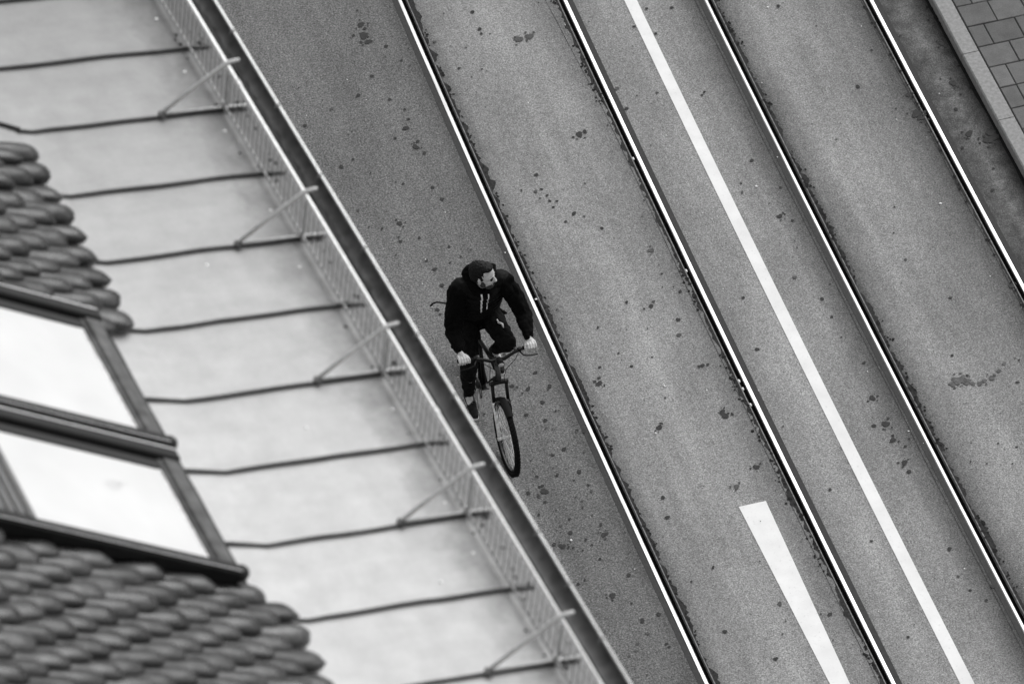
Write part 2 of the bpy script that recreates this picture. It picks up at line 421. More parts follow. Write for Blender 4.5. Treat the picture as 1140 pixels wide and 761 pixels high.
for t, s, r, k in ST:
    blob(sp[k], t, s, r*.82, .0042 + zz()*.3, random.uniform(.9, 1.3), random.uniform(0, 3), .28)
    if r > .03:
        for q in range(4):
            an = random.uniform(0, 6.28); blob(sp[k], t + 1.7*r*math.cos(an), s + 1.7*r*math.sin(an), r*random.uniform(.15, .35), .0042 + zz()*.3)
for k in range(1500):
    s = random.uniform(-6, 6.5)
    u = random.random()
    t = random.uniform(-1.2, .22) if u < .55 else random.uniform(.42, 4.9)
    if t < .25 and s > -.5 and random.random() < .6: continue
    if t > .25 and noise.noise(Vector((t*1.2, s*.8, 5))) < .0 and random.random() < .75: continue
    if any(abs(t-a) < .09 for a, _ in RAILS) or abs(t-2.345) < .09: continue
    r = min(.018, .0032 + random.expovariate(1/.0045))
    blob(sp[random.choice((0, 0, 1, 2))], t, s, r, .0042 + zz()*.3, random.uniform(.7, 1.3), random.uniform(0, 3))
NMS = [('dirt_spot', M['stain'], 'dark dirt spots on the asphalt'), ('grease_spot', M['stain'], 'small black chewing gum and grease spots on the asphalt'),
       ('faded_spot', M['faint'], 'faded grey spots on the asphalt'), ('damp_patch', M['damp'], 'crescent shaped damp patch trailing off in drops, in the right lane')]
for m, (nm, mt, lb) in zip(sp, NMS):
    tag(place(m.build(nm, mt)), lb, 'stain', kind='stuff')
gr = MB()
for k in range(150):
    s = random.uniform(-6, 6.5); t = random.uniform(-1.3, 4.95)
    r = random.uniform(.003, .008)
    if random.random() < .08: r = .012
    if any(abs(t-a) < .03 for a, _ in RAILS): continue
    x, y, z = cv(t, s, .002+r*.3)
    gr.ell((x, y, z), (r*random.uniform(.7, 1.3), r*random.uniform(.7, 1.3), r*.5), nu=6, nv=4)
for s in (-1.32, -1.12, -1.02, .4, 1.9):
    gr.ell(cv(1.77-.045, s, -.018), (.012, .022, .010), nu=7, nv=5)
tag(place(gr.build('pale_grit', M['speck'])), 'scattered white grit and litter crumbs on the asphalt', 'grit', kind='stuff')
ck = MB()
for t0, w in ((1.770-.115, .003), (3.01-.10, .003), (4.46-.10, .003)):
    ck.sheet(t0, t0+w, [-9 + .15*i for i in range(121)], lambda x, y, t0=t0: cv(x + .010*noise.noise(Vector((y*.9, t0, 1))) + (-.09*max(0, min(1, (y-2.6)/2.2)) if t0 < 2 else 0), y, .0038), 1)
tag(place(ck.build('asphalt_crack', M['dirt'])), 'hairline joints running beside the rails', 'crack', kind='stuff')

# pavement right: kerb stones and slabs
kb = MB(); s = -30.0
while s < 30:
    L = .92
    vs = []
    def q(t, s_, z): return cv(t, s_, z)
    a, b = s+.004, s+L-.004
    pr = [(KERB, -.15), (KERB, .088), (KERB+.012, .100), (KERB+.158, .102), (KERB+.160, -.15)]
    vs = [q(t, a, z) for t, z in pr] + [q(t, b, z) for t, z in pr]
    n = len(pr)
    kb.add(vs, [(i, i+1, n+i+1, n+i) for i in range(n-1)] + [tuple(range(n-1, -1, -1)), tuple(range(n, 2*n))]); s += L
tag(place(kb.build('kerb', M['kerb'])), kind='structure')
pv = MB()
P0 = KERB+.168
s = -12.0
while s < 12:
    h = .285
    x = P0; w = random.choice((.16, .22, .30))
    while x < P0+3.0:
        gx = .004
        c = [(x+gx, s+gx), (x+w-gx, s+gx), (x+w-gx, s+h-gx), (x+gx, s+h-gx)]
        dz = random.uniform(-.002, .002)
        i = .006
        top = [(x+gx+i, s+gx+i), (x+w-gx-i, s+gx+i), (x+w-gx-i, s+h-gx-i), (x+gx+i, s+h-gx-i)]
        vs = [cv(a, b, .06) for a, b in c] + [cv(a, b, .094+dz) for a, b in c] + [cv(a, b, .100+dz) for a, b in top]
        pv.add(vs, [(0, 1, 5, 4), (1, 2, 6, 5), (2, 3, 7, 6), (3, 0, 4, 7), (4, 5, 9, 8), (5, 6, 10, 9), (6, 7, 11, 10), (7, 4, 8, 11), (8, 9, 10, 11)], tone=random.random())
        x += w; w = .30
    s += h
tag(place(pv.build('pavement', M['paver'])), kind='structure')
pb = MB(); pb.sheet(KERB+.16, KERB+9, YS, lambda x, y: cv(x, y, .085))
tag(place(pb.build('pavement_bed', M['joint'])), kind='structure')
pb = MB(); pb.sheet(LK-.16, LK, YS, lambda x, y: cv(x, y, .10)); pb.sheet(0, 1, YS, lambda x, y: cv(LK, y, .10 - x*.2))
tag(place(pb.build('kerb', M['kerb'])), kind='structure')
pb = MB(); pb.sheet(LK-9, LK-.161, YS, lambda x, y: cv(x, y, .097))
tag(place(pb.build('pavement', M['ground'])), kind='structure')

# ------------------------------------------------------------------ building (x outwards, y along the eave)
EA = R(23.8); PE = Vector((-.5212, -11.950, 0)); H = 11.950
bl = empty('apartment_building', PE, EA)
tag(bl, 'building with a pale sheet metal roof edge, dark tiles and skylights above the street', 'building')
E0, E1 = -9.0, 18.0
w = MB(); w.box(-10.9, -.50, E0+.3, E1-.3, -.2, H-.10); w.build('wall', M['render'], bl)
T12, T25, T37 = math.tan(R(12.8)), math.tan(R(25.6)), math.tan(R(37))
EO, EZ = -.170, .020            # roof edge
KO = -1.548; KZ = EZ + (EO-KO)*T12
def apron(o, dz=0): return H + dz + (EZ + (EO-o)*T12 if o >= KO else KZ + (KO-o)*T25)
fo = -2.05
sheet = MB(); n = 60
pts_o = [EO-.0] + [EO - (EO-KO)*i/10 for i in range(1, 11)] + [KO - .10*i for i in range(1, 5)] 
ye = [E0 + .0] ; 
ys = [E0 + (E1-E0)*i/530 for i in range(531)]
vs = []; fs = []
for y in ys:
    for o in pts_o:
        ph_ = ((y-.398)/.61) % 1.0; wv = .003*noise.noise(Vector((o*2.2, y*1.8, 0))) + .005*(abs(2*ph_-1)**3)*min(1, max(0, (-.17-o)*4))*max(0, min(1, (o-KO+.3)*4))
        vs.append((o, y, apron(o) + wv))
m_ = len(pts_o)
for j in range(len(ys)-1):
    for i in range(m_-1): fs.append((j*m_+i+1, j*m_+i, (j+1)*m_+i, (j+1)*m_+i+1))
sheet.add(vs, fs, True)
sheet.sheet(EO, EO+.0, [E0, E1], lambda x, y: (EO, y, apron(EO)))
# folded drip edge
sheet.add([(EO, E0, apron(EO)), (EO, E1, apron(EO)), (EO-.002, E1, apron(EO)-.035), (EO-.002, E0, apron(EO)-.035)], [(0, 1, 2, 3)])
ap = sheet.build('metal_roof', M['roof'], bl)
sm = MB(); e = .398 + .61*14
SE = []
while e > E0+.2:
    SE.append(e)
    j0 = random.uniform(-.006, .006)
    path = [(KO-.42, e), (KO, e), (EO-.02, e)]
    fine = [(EO-.022 - (KO-EO+.022)*-1*k/16, ) for k in range(1)]
    oo = [KO-.40, KO-.2, KO-.03, KO, KO+.03] + [KO + (EO-.022-KO)*k/12 for k in range(1, 13)]
    vs = []; fs = []
    for o in oo:
        z = apron(o); yy = e + .012*noise.noise(Vector((o*2.6, e*5, 2))) + .003*noise.noise(Vector((o*14, e*5, 8))) + j0
        hh = .028 if o > KO+.1 or o < KO-.1 else .026
        if o > EO-.03: hh = .012
        for (dy, dz) in ((-.0045, -.002), (-.0045, hh-.004), (-.010, hh), (.005, hh+.001), (.0045, hh-.004), (.0045, -.002)): vs.append((o, yy+dy, z+dz))
    for i in range(len(oo)-1):
        for k in range(5):
            a = i*6+k; fs.append((a, a+6, a+7, a+1))
    fs.append((0, 1, 2, 3, 4, 5)); b = (len(oo)-1)*6; fs.append((b+5, b+4, b+3, b+2, b+1, b))
    sm.add(vs, fs)
    e -= .61
sm.build('standing_seam', M['seam'], ap)
# rivets / repair dabs
for (o, y) in ((-.42, 3.15), (-.44, 2.63), (-.41, 2.05), (-.42, 1.30), (-.45, .78), (-.40, -.50), (-.42, -1.3), (-.95, -.55), (-.43, -1.72), (-.7, -1.9), (-.98, .9)):
    rv = MB(); rv.ell((o, y, apron(o)+.002), (.011, .011, .005), nu=10, nv=6); rv.build('rivet', M['bead'], ap)

# dark debris caught under the guard where the seams pass
de = MB()
for e in SE:
    for k in range(7):
        o = random.uniform(-.37, -.20); y = e + random.gauss(.03, .035); r0 = random.uniform(.008, .020)
        de.ell((o, y, apron(o)+.002), (r0, r0*random.uniform(.6, 1), .009), nu=8, nv=5)
for k in range(160):
    o = random.uniform(-.40, -.19); y = random.uniform(E0+.3, E1-.3); r0 = random.uniform(.004, .012)
    de.ell((o, y, apron(o)+.002), (r0, r0, .006), nu=7, nv=5)
tag(de.build('roof_debris', M['sludge'], ap), kind='stuff')

# gutter
gt = MB(); prof = []
GR = .082
for k in range(0, 13):
    a = PI + PI*k/12; prof.append((-.082 + GR*math.cos(a), .0 + .075*math.sin(a)))
yy = [E0 + (E1-E0)*i/60 for i in range(61)]
vs = []; fs = []
for y in yy:
    for (x, z) in prof: vs.append((x, y, H + z - .004))
n = len(prof)
for j in range(60):
    for i in range(n-1): fs.append((j*n+i, (j+1)*n+i, (j+1)*n+i+1, j*n+i+1))
gt.add(vs, fs, True)
gu = gt.build('gutter', M['zinc'], bl)
bd = MB(); bd.tube([(0, E0, H+.002), (0, E1, H+.002)], .0098, 10); bd.build('gutter_bead', M['bead'], gu)
HE = [2.93, 2.20, 1.53, .85, .06, -.48, -1.07, -1.66, -2.09, -2.54]
e = 3.6
while e < E1: HE.append(e); e += .7
e = -3.2
while e > E0: HE.append(e); e -= .7
for e in HE:
    hk = MB(); hk.tube([(-.030, e, H-.022), (-.020, e, H+.004), (-.004, e, H+.0145), (.008, e, H+.010)], [.005, .006, .008, .007], 7)
    hk.build('gutter_hook', M['galv_dull'], gu)
# leaf sludge in the gutter
sl = MB(); vs = []; fs = []
NS = 420
for j in range(NS):
    y = -3.2 + 8.0*j/(NS-1)
    nz = noise.noise(Vector((y*3.1, 0, 0)))*.5 + .5*noise.noise(Vector((y*9, 4, 0)))
    amt = max(0.0, min(1.0, (y+.9)/2.2))
    wd = .007 + amt*(.024 + .034*nz) + .006*noise.noise(Vector((y*31, 1, 0)))
    cxx = -.100 + .010*noise.noise(Vector((y*4, 9, 0))); top = .010 + .026*amt
    for k, (dx, dz) in enumerate(((-1, 0), (-.5, .7), (0, 1), (.5, .7), (1, 0))):
        x = cxx + dx*wd; zb = -.075*math.sqrt(max(0, 1-((x+.082)/GR)**2))
        vs.append((x, y, H - .002 + zb + top*dz + .005*noise.noise(Vector((x*60, y*40, 0)))*dz))
for j in range(NS-1):
    for k in range(4): fs.append((j*5+k, j*5+k+1, (j+1)*5+k+1, (j+1)*5+k))
sl.add(vs, fs, True); sl.build('leaf_sludge', M['sludge'], gu)

# tiled slope: frame (e, u, n)
c37, s37 = math.cos(R(37)), math.sin(R(37))
TO, TZ = -1.670, .400
def tp(e, u, n): return Vector((TO - u*c37 + n*s37, e, H + TZ + u*s37 + n*c37))
UT = 5.2
un = MB(); un.add([tp(E0, -.03, -.03), tp(E1, -.03, -.03), tp(E1, UT, -.03), tp(E0, UT, -.03)], [(0, 1, 2, 3)])
ro = TO - UT*c37; rz_ = H + TZ + UT*s37
bs = MB(); bs.add([(ro, E0, rz_-.03), (ro, E1, rz_-.03), (-11.1, E1, H-.1), (-11.1, E0, H-.1)], [(0, 1, 2, 3)]); bs.build('rear_roof_slope', M['tile'], bl)
for y in (E0+.31, E1-.31):
    gb = MB(); gb.add([(-.5, y, H-.1), (KO, y, apron(KO)-.02), (TO, y, H+TZ-.04), (ro, y, rz_-.05), (-10.9, y, H-.1)], [(0, 1, 2, 3, 4)]); gb.build('gable_wall', M['render'], bl)
un.build('roof_deck', M['gasket'], bl)
tl = MB()
TW = .190; CO = .180; TL = .40
def tile(e, u, tone):
    # rounded beaver tail tile with a crowned face
    NX, NY = 6, 5; vs = []; fs = []
    hw = TW/2 - random.uniform(.016, .023); th = .014
    yaw = random.gauss(0, .035); lift = random.uniform(-.004, .007); tw = random.gauss(0, .006)
    rows = []; cr_ = random.uniform(.024, .036); bend = 0; hog = random.uniform(.0, .016)
    arc = .100
    ll = [TL, .26, .18, arc, .08, .045, .018, 0.0]
    for l in ll:
        if l >= arc: hx = hw
        else: hx = hw*math.sqrt(max(.0, 1-((arc-l)/arc)**2)); 
        hx = max(hx, .020)
        row = []
        for i in range(NX+1):
            k = -1 + 2*i/NX; x = k*hx
            crown = cr_*(1-abs(x/hw)**2)*(.25+.75*min(1, l/.09)) + bend*math.sin(PI*min(1, l/.2))
            base = .058*(1 - l/TL) + lift + hog*math.sin(PI*min(1, l/.24))
            drop = -.007 if l == 0 else (-.002 if l < .03 else 0)
            row.append((e + x + (l-.1)*yaw, u + l, base + crown + drop + tw*k))
        rows.append(row)
    nr = len(rows)
    for row in rows: vs += [tp(*p) for p in row]
    for row in rows[-4:]: pass
    m = NX+1
    for j in range(nr-1):
        for i in range(NX): fs.append((j*m+i, (j+1)*m+i, (j+1)*m+i+1, j*m+i+1))
    # rim going down
    rim = [j*m for j in range(1, nr)] + [(nr-1)*m+i for i in range(1, m)] + [j*m+NX for j in range(nr-2, 0, -1)]
    base_i = len(vs)
    pos = []
    for r_ in rim:
        j, i = divmod(r_, m); p = rows[j][i]; vs.append(tp(p[0], p[1], p[2]-th-.022))
    for k in range(len(rim)-1): fs.append((rim[k], base_i+k, base_i+k+1, rim[k+1]))
    tl.add(vs, fs, True, tone)
nc = int(UT/CO)
WIN_E0, WIN_E1, WIN_U = -1.955, .372, 2.62
for c in range(nc):
    u = c*CO - .03
    off = TW/2 if c % 2 else 0
    k = int(E0/TW)
    while k*TW + off < E1-.1:
        e = k*TW + off + .045; k += 1
        if e + TW/2 > 2.06: continue
        if WIN_E0 - .0 < e - TW/2 + .02 and e + TW/2 - .02 < WIN_E1 and u < WIN_U: continue
        tone = min(1, max(0, random.betavariate(2, 2.6)))
        if e > .3: tone *= .62
        tile(e + random.gauss(0, .002), u + random.gauss(0, .003), tone)
tl.build('roof_tiles', M['tile'], bl)
us = MB(); us.add([tp(1.99, -.005, .006), tp(E1, -.005, .006), tp(E1, UT, .006), tp(1.99, UT, .006)], [(3, 2, 1, 0)])
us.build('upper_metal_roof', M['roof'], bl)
um = MB()
MM_ = Matrix(((0, -c37, s37, TO), (1, 0, 0, 0), (0, s37, c37, H+TZ), (0, 0, 0, 1)))
for e in SE:
    if e > 2.0: um.box(e-.006, e+.005, -.03, UT, .007, .034, .002, MM_)
um.build('standing_seam', M['seam'], bl)
rg = MB(); rg.tube([(ro, E0, rz_+.02), (ro, E1, rz_+.02)], .11, 12); rg.build('ridge_capping', M['tile'], bl)
# flashing under / beside the windows, black drip on the tile side
fl = MB()
fl.add([tp(WIN_E0-.05, .16, .004), tp(WIN_E1+.05, .16, .004), tp(WIN_E1+.05, WIN_U+.2, .004), tp(WIN_E0-.05, WIN_U+.2, .004)], [(0, 1, 2, 3)])
fl.build('window_flashing', M['frame'], bl)

# skylights
def tbox(m, e0, e1, u0, u1, n0, n1, bev=.006):
    MM = Matrix(((0, -c37, s37, TO), (1, 0, 0, 0), (0, s37, c37, H+TZ), (0, 0, 0, 1)))
    m.box(e0, e1, u0, u1, n0, n1, bev, MM)
def skylight(ea, eb, lab, first):
    # ea<eb : outer edges; all casing black, lower cladding weathered grey
    ua, ub = .335, 2.45
    f = MB()
    tbox(f, eb-.085, eb, ua-.02, ub, .01, .135, .012)      # far side cover
    tbox(f, ea, ea+.085, ua-.03, ub, .01, .135, .014)      # near side cover
    tbox(f, ea+.02, eb-.02, ub-.12, ub+.02, .01, .150, .012)
    fr = f.build('skylight_frame', M['frame'], bl); fr['label'] = lab
    s = MB()
    tbox(s, ea+.0852, ea+.125, ua+.10, ub-.125, .02, .098, .006)
    tbox(s, eb-.165, eb-.0852, ua+.10, ub-.125, .02, .098, .006)
    s.build('sash', M['gasket'], fr)
    b = MB(); tbox(b, ea+.0855, eb-.0855, ua, ua+.115, .02, .122, .008)
    tbox(b, ea+.0855, eb-.0855, ua+.1155, ua+.145, .02, .105, .004)
    b.build('bottom_cladding', M['sill'], fr)
    h = MB()
    for k in range(2):
        tbox(h, ea+.012+.0*k, ea+.020, ua, ub, .135, .139, .001)
    tbox(h, eb-.012, eb-.003, ua, ub, .135, .139, .001)
    h.build('edge_highlight', M['bead'], fr)  # highlights along the cover edges, added as thin bright strips
    p = MB(); tbox(p, ea+.126, eb-.166, ua+.146, ub-.126, .05, .088, .002)
    p.build('pane', M['glass'], fr)
    br = MB(); tbox(br, ea+.1262, eb-.1662, ua+.1462, ua+.160, .0885, .091, .0005)
    br.build('glazing_bead', M['sole'], fr)
    kn = MB(); kn.ell(tp(ea+.04, ua-.02, .10), (.055, .050, .05)); kn.build('corner_cap', M['gasket'], fr)
    sh = MB(); u = 1.70
    while u < ub-.14:
        tbox(sh, ea+.10, eb-.14, u, u+.046, .089, .122, .012); u += .070
    sh.build('roller_shutter', M['shutter'], fr)
    return fr
f1 = skylight(-.825, .335, 'dark framed skylight, the upper of the two, with a white pane', True)
f2 = skylight(-1.890, -.868, 'dark framed skylight, the lower of the two, with grey shutter slats at its left', False)
gp = MB(); tbox(gp, -.866, -.827, .36, 2.45, .01, .09, .004); gp.build('flashing_strip', M['gasket'], f1)
# faint bulb reflection in the lower pane, painted as grey patches
sg = MB(); sm_ = []
def refl_spot(e, u, r1, r2, a):
    vs = []
    for k in range(16):
        t = 2*PI*k/16; x = r1*math.cos(t); y = r2*math.sin(t)
        vs.append(tp(e + x*math.cos(a) - y*math.sin(a), u + x*math.sin(a) + y*math.cos(a), .0890))
    sg.add(vs, [tuple(range(15, -1, -1))])
refl_spot(-1.28, .93, .045, .06, .2); refl_spot(-1.25, .86, .02, .035, .6); refl_spot(-1.24, .815, .012, .02, .4)
sg.build('pane_reflection', M['reflection'], f2)

# ------------------------------------------------------------------ snow guard
gd = empty('snow_guard_rail', (PE.x, PE.y, H), EA)
tag(gd, 'low galvanised snow guard railing with wire mesh along the metal roof edge above the gutter', 'railing')
s12, c12 = math.sin(R(6)), math.cos(R(6)); TH = .362
BO = -.345
def gp_(e, h, o=BO): return (o + h*s12, e, apron(o, -H) + h*c12)
lo = MB(); lo.tube([gp_(E0+.2, .05), gp_(E1-.2, .05)], .0085, 8); lo.build('lower_rail', M['galv_dull'], gd)
up = MB(); up.tube([gp_(E0+.2, TH), gp_(E1-.2, TH)], .0135, 10); 
tr = up.build('top_rail', M['bead'], gd)
for e in (-.93, 2.05, -3.9):
    cp = MB(); cp.tube([gp_(e-.03, TH), gp_(e+.03, TH)], .0175, 10); cp.build('rail_sleeve', M['bead'], tr)
wm = MB(); e = E0+.25
while e < E1-.2:
    wm.tube([gp_(e, .055), gp_(e+random.uniform(-.004, .004), TH-.01)], .0032, 5, False); e += .062
for h in (.155, .26):
    wm.tube([gp_(E0+.2, h), gp_(E1-.2, h)], .0020, 5, False)
wm.build('wire_mesh', M['wire'], gd)
BE = [SE_ for SE_ in SE if abs(((SE_ - .398)/.61) % 2 - 1) < .2]
for e in BE:
    e = e + .004
    b = MB()
    # strap along the seam, upright and brace ending in a hook over the top rail
    foot = Vector((-.735, e, apron(-.735, -H)))
    b.tube([foot + Vector((0, 0, .034)), (BO-.03, e, apron(BO-.03, -H)+.036), (EO-.015, e, apron(EO, -H)+.036)], .0085, 8)
    b.box(BO+.00, BO+.010, e-.016, e+.016, apron(BO, -H)+.005, apron(BO, -H)+.07)
    # upright flat bar
    a0 = Vector(gp_(e, .03, BO+.012)); a1 = Vector(gp_(e, TH, BO+.012))
    b.box(-.003, .003, -.014, .014, 0, (a1-a0).length, 0, Matrix.Translation(a0) @ Matrix.Rotation(R(6), 4, 'Y'))
    top = Vector(gp_(e, TH+.020, BO+.0))
    b.tube([foot + Vector((.01, 0, .050)), foot.lerp(top, .5) + Vector((0, 0, .028)), top - Vector((.028, 0, .012)), top + Vector((0, 0, .003)), top + Vector((.055, 0, .0)), top + Vector((.075, 0, -.002))],
           [.0125, .0125, .0125, .0125, .011, .010], 8)
    bb = b.build('bracket', M['galv'], gd)
    c = MB(); c.box(foot.x-.024, foot.x+.020, e-.020, e+.020, foot.z+.003, foot.z+.047, .006)
    c.cyl((foot.x-.002, e-.035, foot.z+.026), (foot.x-.002, e+.035, foot.z+.026), .010, 8)
    c.build('seam_clamp', M['zinc'], bb)

# ------------------------------------------------------------------ bicycle + rider, local x forward, y to the rider's left
HD = R(-73.2)                       # heading
CONT = Vector((-.045, -1.480, 0))   # front tyre contact
hd = Vector((math.cos(HD), math.sin(HD), 0))
ORG = CONT - hd*1.08
bike = empty('bicycle', ORG, HD)
tag(bike, 'black mountain bicycle with suspension fork, ridden along the left lane beside the first rail', 'bicycle')
RW = .345
def wheel(x, name='wheel'):
    root = MB(); N = 44
    pts = [(x + (RW-.026)*math.cos(2*PI*k/N), 0, RW + (RW-.026)*math.sin(2*PI*k/N)) for k in range(N)]
    root.tube(pts, .026, 10, closed=True)
    # tread blocks
    for k in range(64):
        a = 2*PI*k/64
        for s_ in (-1, 1):
            MM = Matrix.Translation((x + (RW-.002)*math.cos(a), s_*.012, RW + (RW-.002)*math.sin(a))) @ Matrix.Rotation(-a, 4, 'Y')
            root.box(-.004, .003, -.008, .008, -.009, .009, 0, MM)
    ty = root.build('tyre', M['tyre'], bike)
    rm = MB(); r2 = RW-.060
    for s_ in (-.011, .011):
        rm.tube([(x + r2*math.cos(2*PI*k/N), s_, RW + r2*math.sin(2*PI*k/N)) for k in range(N)], .006, 6, closed=True)
    rm.sheet(0, 1, list(range(N+1)), lambda i, k: (x + (r2+.003)*math.cos(2*PI*k/N), -.011+.022*i, RW + (r2+.003)*math.sin(2*PI*k/N)))
    rm.build('rim', M['bikegrey'], ty)
    sp_ = MB()
    for k in range(32):
        a = 2*PI*k/32; s_ = 1 if k % 2 else -1; tw = (.9 if (k//2) % 2 else -.9)
        sp_.tube([(x + .022*math.cos(a+tw), s_*.026, RW + .022*math.sin(a+tw)), (x + r2*math.cos(a), 0, RW + r2*math.sin(a))], .0016, 4, False)
    sp_.build('spokes', M['alloy'], ty)
    hb = MB(); hb.cyl((x, -.055, RW), (x, .055, RW), .014, 12); hb.cyl((x, -.032, RW), (x, -.024, RW), .026, 14); hb.cyl((x, .024, RW), (x, .032, RW), .026, 14)
    hb.build('hub', M['alloy'], ty)
    dr = MB(); dr.tube([(x + .072*math.cos(2*PI*k/28), .040, RW + .072*math.sin(2*PI*k/28)) for k in range(28)], .006, 6, closed=True)
    for k in range(5):
        a = 2*PI*k/5; dr.tube([(x, .04, RW), (x+.07*math.cos(a+.3), .04, RW+.07*math.sin(a+.3))], .003, 5)
    dr.build('brake_disc', M['alloy'], ty)
    return ty
wheel(1.08); wheel(0)
HT, HB = Vector((.800, 0, .945)), Vector((.848, 0, .815))    # head tube
BBk = Vector((.43, 0, .31)); ST_ = Vector((.265, 0, .80))
fr = MB()
fr.tube([HT + Vector((-.01, 0, -.03)), ST_ + Vector((.01, 0, -.06))], [.021, .017], 12)
fr.tube([HB + Vector((-.01, 0, .02)), BBk], [.026, .024], 12)
fr.tube([BBk, ST_], [.018, .017], 12)
fr.cyl(BBk + Vector((0, -.035, 0)), BBk + Vector((0, .035, 0)), .022, 14)
for s_ in (-1, 1):
    fr.tube([BBk + Vector((-.01, s_*.03, 0)), (.2, s_*.055, .325), (0, s_*.065, RW)], .010, 8)
    fr.tube([ST_ + Vector((0, s_*.015, -.07)), (.12, s_*.05, .57), (0, s_*.065, RW)], .008, 8)
frame = fr.build('frame', M['bikeblack'], bike)
hh = MB(); hh.tube([HB, HT], .024, 14); hh.build('head_tube', M['bikegrey'], frame)
dc = MB()
dv = BBk - HB
for t in (.22, .5):
    a = HB + dv*t; b_ = HB + dv*(t+.2)
    dc.tube([a, b_], .0268, 12, False)
dc.build('frame_decal', M['alloy'], frame)
AXD = (HT-HB).normalized()
fk = MB()
cr = HB - AXD*.035
for s_ in (-1, 1):
    fk.tube([cr + Vector((0, s_*.062, 0)), cr - AXD*.20 + Vector((0, s_*.062, 0))], .015, 10)
fk.tube([cr + Vector((0, -.075, 0)), cr + Vector((0, -.03, .012)), cr + Vector((0, .03, .012)), cr + Vector((0, .075, 0))], .021, 10)
fork = fk.build('fork', M['bikeblack'], bike)
for s_ in (-1, 1):
    lw = MB(); a = cr - AXD*.17 + Vector((0, s_*.062, 0)); b_ = Vector((1.07, s_*.062, RW+.02))
    lw.tube([a, a.lerp(b_, .15), b_], [.020, .018, .016], 12); lw.cyl((1.08, s_*.05, RW), (1.08, s_*.078, RW), .017, 10)
    lw.build('fork_lower', M['cord'] if s_ == -1 else M['bikeblack'], fork)  # one leg white: its bright highlight is put into the colour
    st = MB(); st.tube([cr - AXD*.02 + Vector((0, s_*.062, 0)), a], .0128, 10); st.build('stanchion', M['alloy'], fork)
arch = MB(); aa = cr - AXD*.19
arch.tube([aa + Vector((.01, -.062, 0)), aa + Vector((.035, -.045, .055)), aa + Vector((.04, 0, .075)), aa + Vector((.035, .045, .055)), aa + Vector((.01, .062, 0))], .011, 8)
arch.build('fork_brace', M['bikegrey'], fork)
cal = MB(); cal.box(1.0, 1.05, .035, .065, RW+.03, RW+.09, .006); cal.build('brake_caliper', M['bikegrey'], fork)
fd = MB()
# short front mudguard over the tyre
vs = []; fs = []
for j in range(7):
    a = R(74 + j*7)
    for i in range(5):
        k = -1+.5*i; rr = .365 - .012*k*k
        vs.append((1.08 + rr*math.cos(a), k*.032, RW + rr*math.sin(a)))
for j in range(6):
    for i in range(4): fs.append((j*5+i, j*5+i+1, (j+1)*5+i+1, (j+1)*5+i))
fd.add(vs, fs, True); fd.build('mudguard', M['rubber'], fork)
BX, BZ = .800, 1.075
bar = MB()
bar.tube([(BX-.005, -.34, BZ), (BX, -.24, BZ), (BX+.018, -.14, BZ-.012), (BX+.03, -.06, BZ-.045), (BX+.03, .06, BZ-.045), (BX+.018, .14, BZ-.012), (BX, .24, BZ), (BX-.005, .34, BZ)], [.012, .012, .013, .016, .016, .013, .012, .012], 12)
hbm = bar.build('handlebar', M['bikeblack'], bike)
sm2 = MB(); sm2.tube([HT + AXD*.03, (BX+.03, 0, BZ-.045)], [.021, .018], 10); sm2.cyl((BX+.03, -.025, BZ-.045), (BX+.03, .025, BZ-.045), .022, 12)
sm2.cyl(HT, HT + AXD*.055, .020, 12); sm2.build('stem', M['bikegrey'], hbm)
for s_ in (-1, 1):
    q = MB(); q.cyl((BX-.005, s_*.345, BZ), (BX, s_*.225, BZ), .0165, 12); q.build('grip', M['rubber'], hbm)
    q = MB(); q.box(BX-.012, BX+.022, s_*.195-.015, s_*.195+.015, BZ-.018, BZ+.018, .005)
    q.tube([(BX+.02, s_*.19, BZ-.005), (BX+.065, s_*.215, BZ-.02), (BX+.075, s_*.27, BZ-.028), (BX+.070, s_*.335, BZ-.035)], [.008, .007, .006, .006], 8)
    q.build('brake_lever', M['bikeblack'], hbm)
    q = MB(); q.cyl((BX-.01, s_*.165-.012, BZ-.01), (BX-.01, s_*.165+.012, BZ-.01), .022, 12)
    q.build('shifter', M['bikegrey'], hbm)
    q = MB()
    q.tube([(BX+.03, s_*.18, BZ-.01), (BX+.12, s_*.12, BZ+.005), (BX+.13, s_*.04, BZ-.07), (BX+.09, s_*.035, BZ-.20), (BX+.07, s_*.05, BZ-.30), (1.0, s_*.07, .60), (1.04, .06, RW+.09) if s_ == 1 else (.9, -.07, .62)], .003, 6)
    q.build('brake_cable', M['rubber'], hbm)
lp = MB(); lp.tube([(BX+.045, .0, BZ-.01), (BX+.075, .0, BZ-.014), (BX+.12, .0, BZ-.02)], [.020, .028, .030], 14); lp.build('headlamp', M['rubber'], hbm)
lp = MB(); lp.cyl((BX+.1205, 0, BZ-.0202), (BX+.124, 0, BZ-.0206), .025, 14); lp.build('lamp_lens', M['lens'], hbm)
sd = MB()
sd.ell((.155, 0, .945), (.075, .070, .026)); sd.tube([(.16, 0, .945), (.28, 0, .955), (.345, 0, .945)], [.045, .024, .016], 12)
sa = remeshed(sd, 'saddle', M['rubber'], bike, .006, 4)
sq = MB(); sq.cyl(ST_, (.215, 0, .93), .0135, 10); sq.build('seat_post', M['bikeblack'], bike)
CA = R(-58)
cv_ = Vector((math.cos(CA), 0, math.sin(CA)))*.17
PR = BBk + cv_ + Vector((0, -.085, 0)); PL = BBk - cv_ + Vector((0, .085, 0))
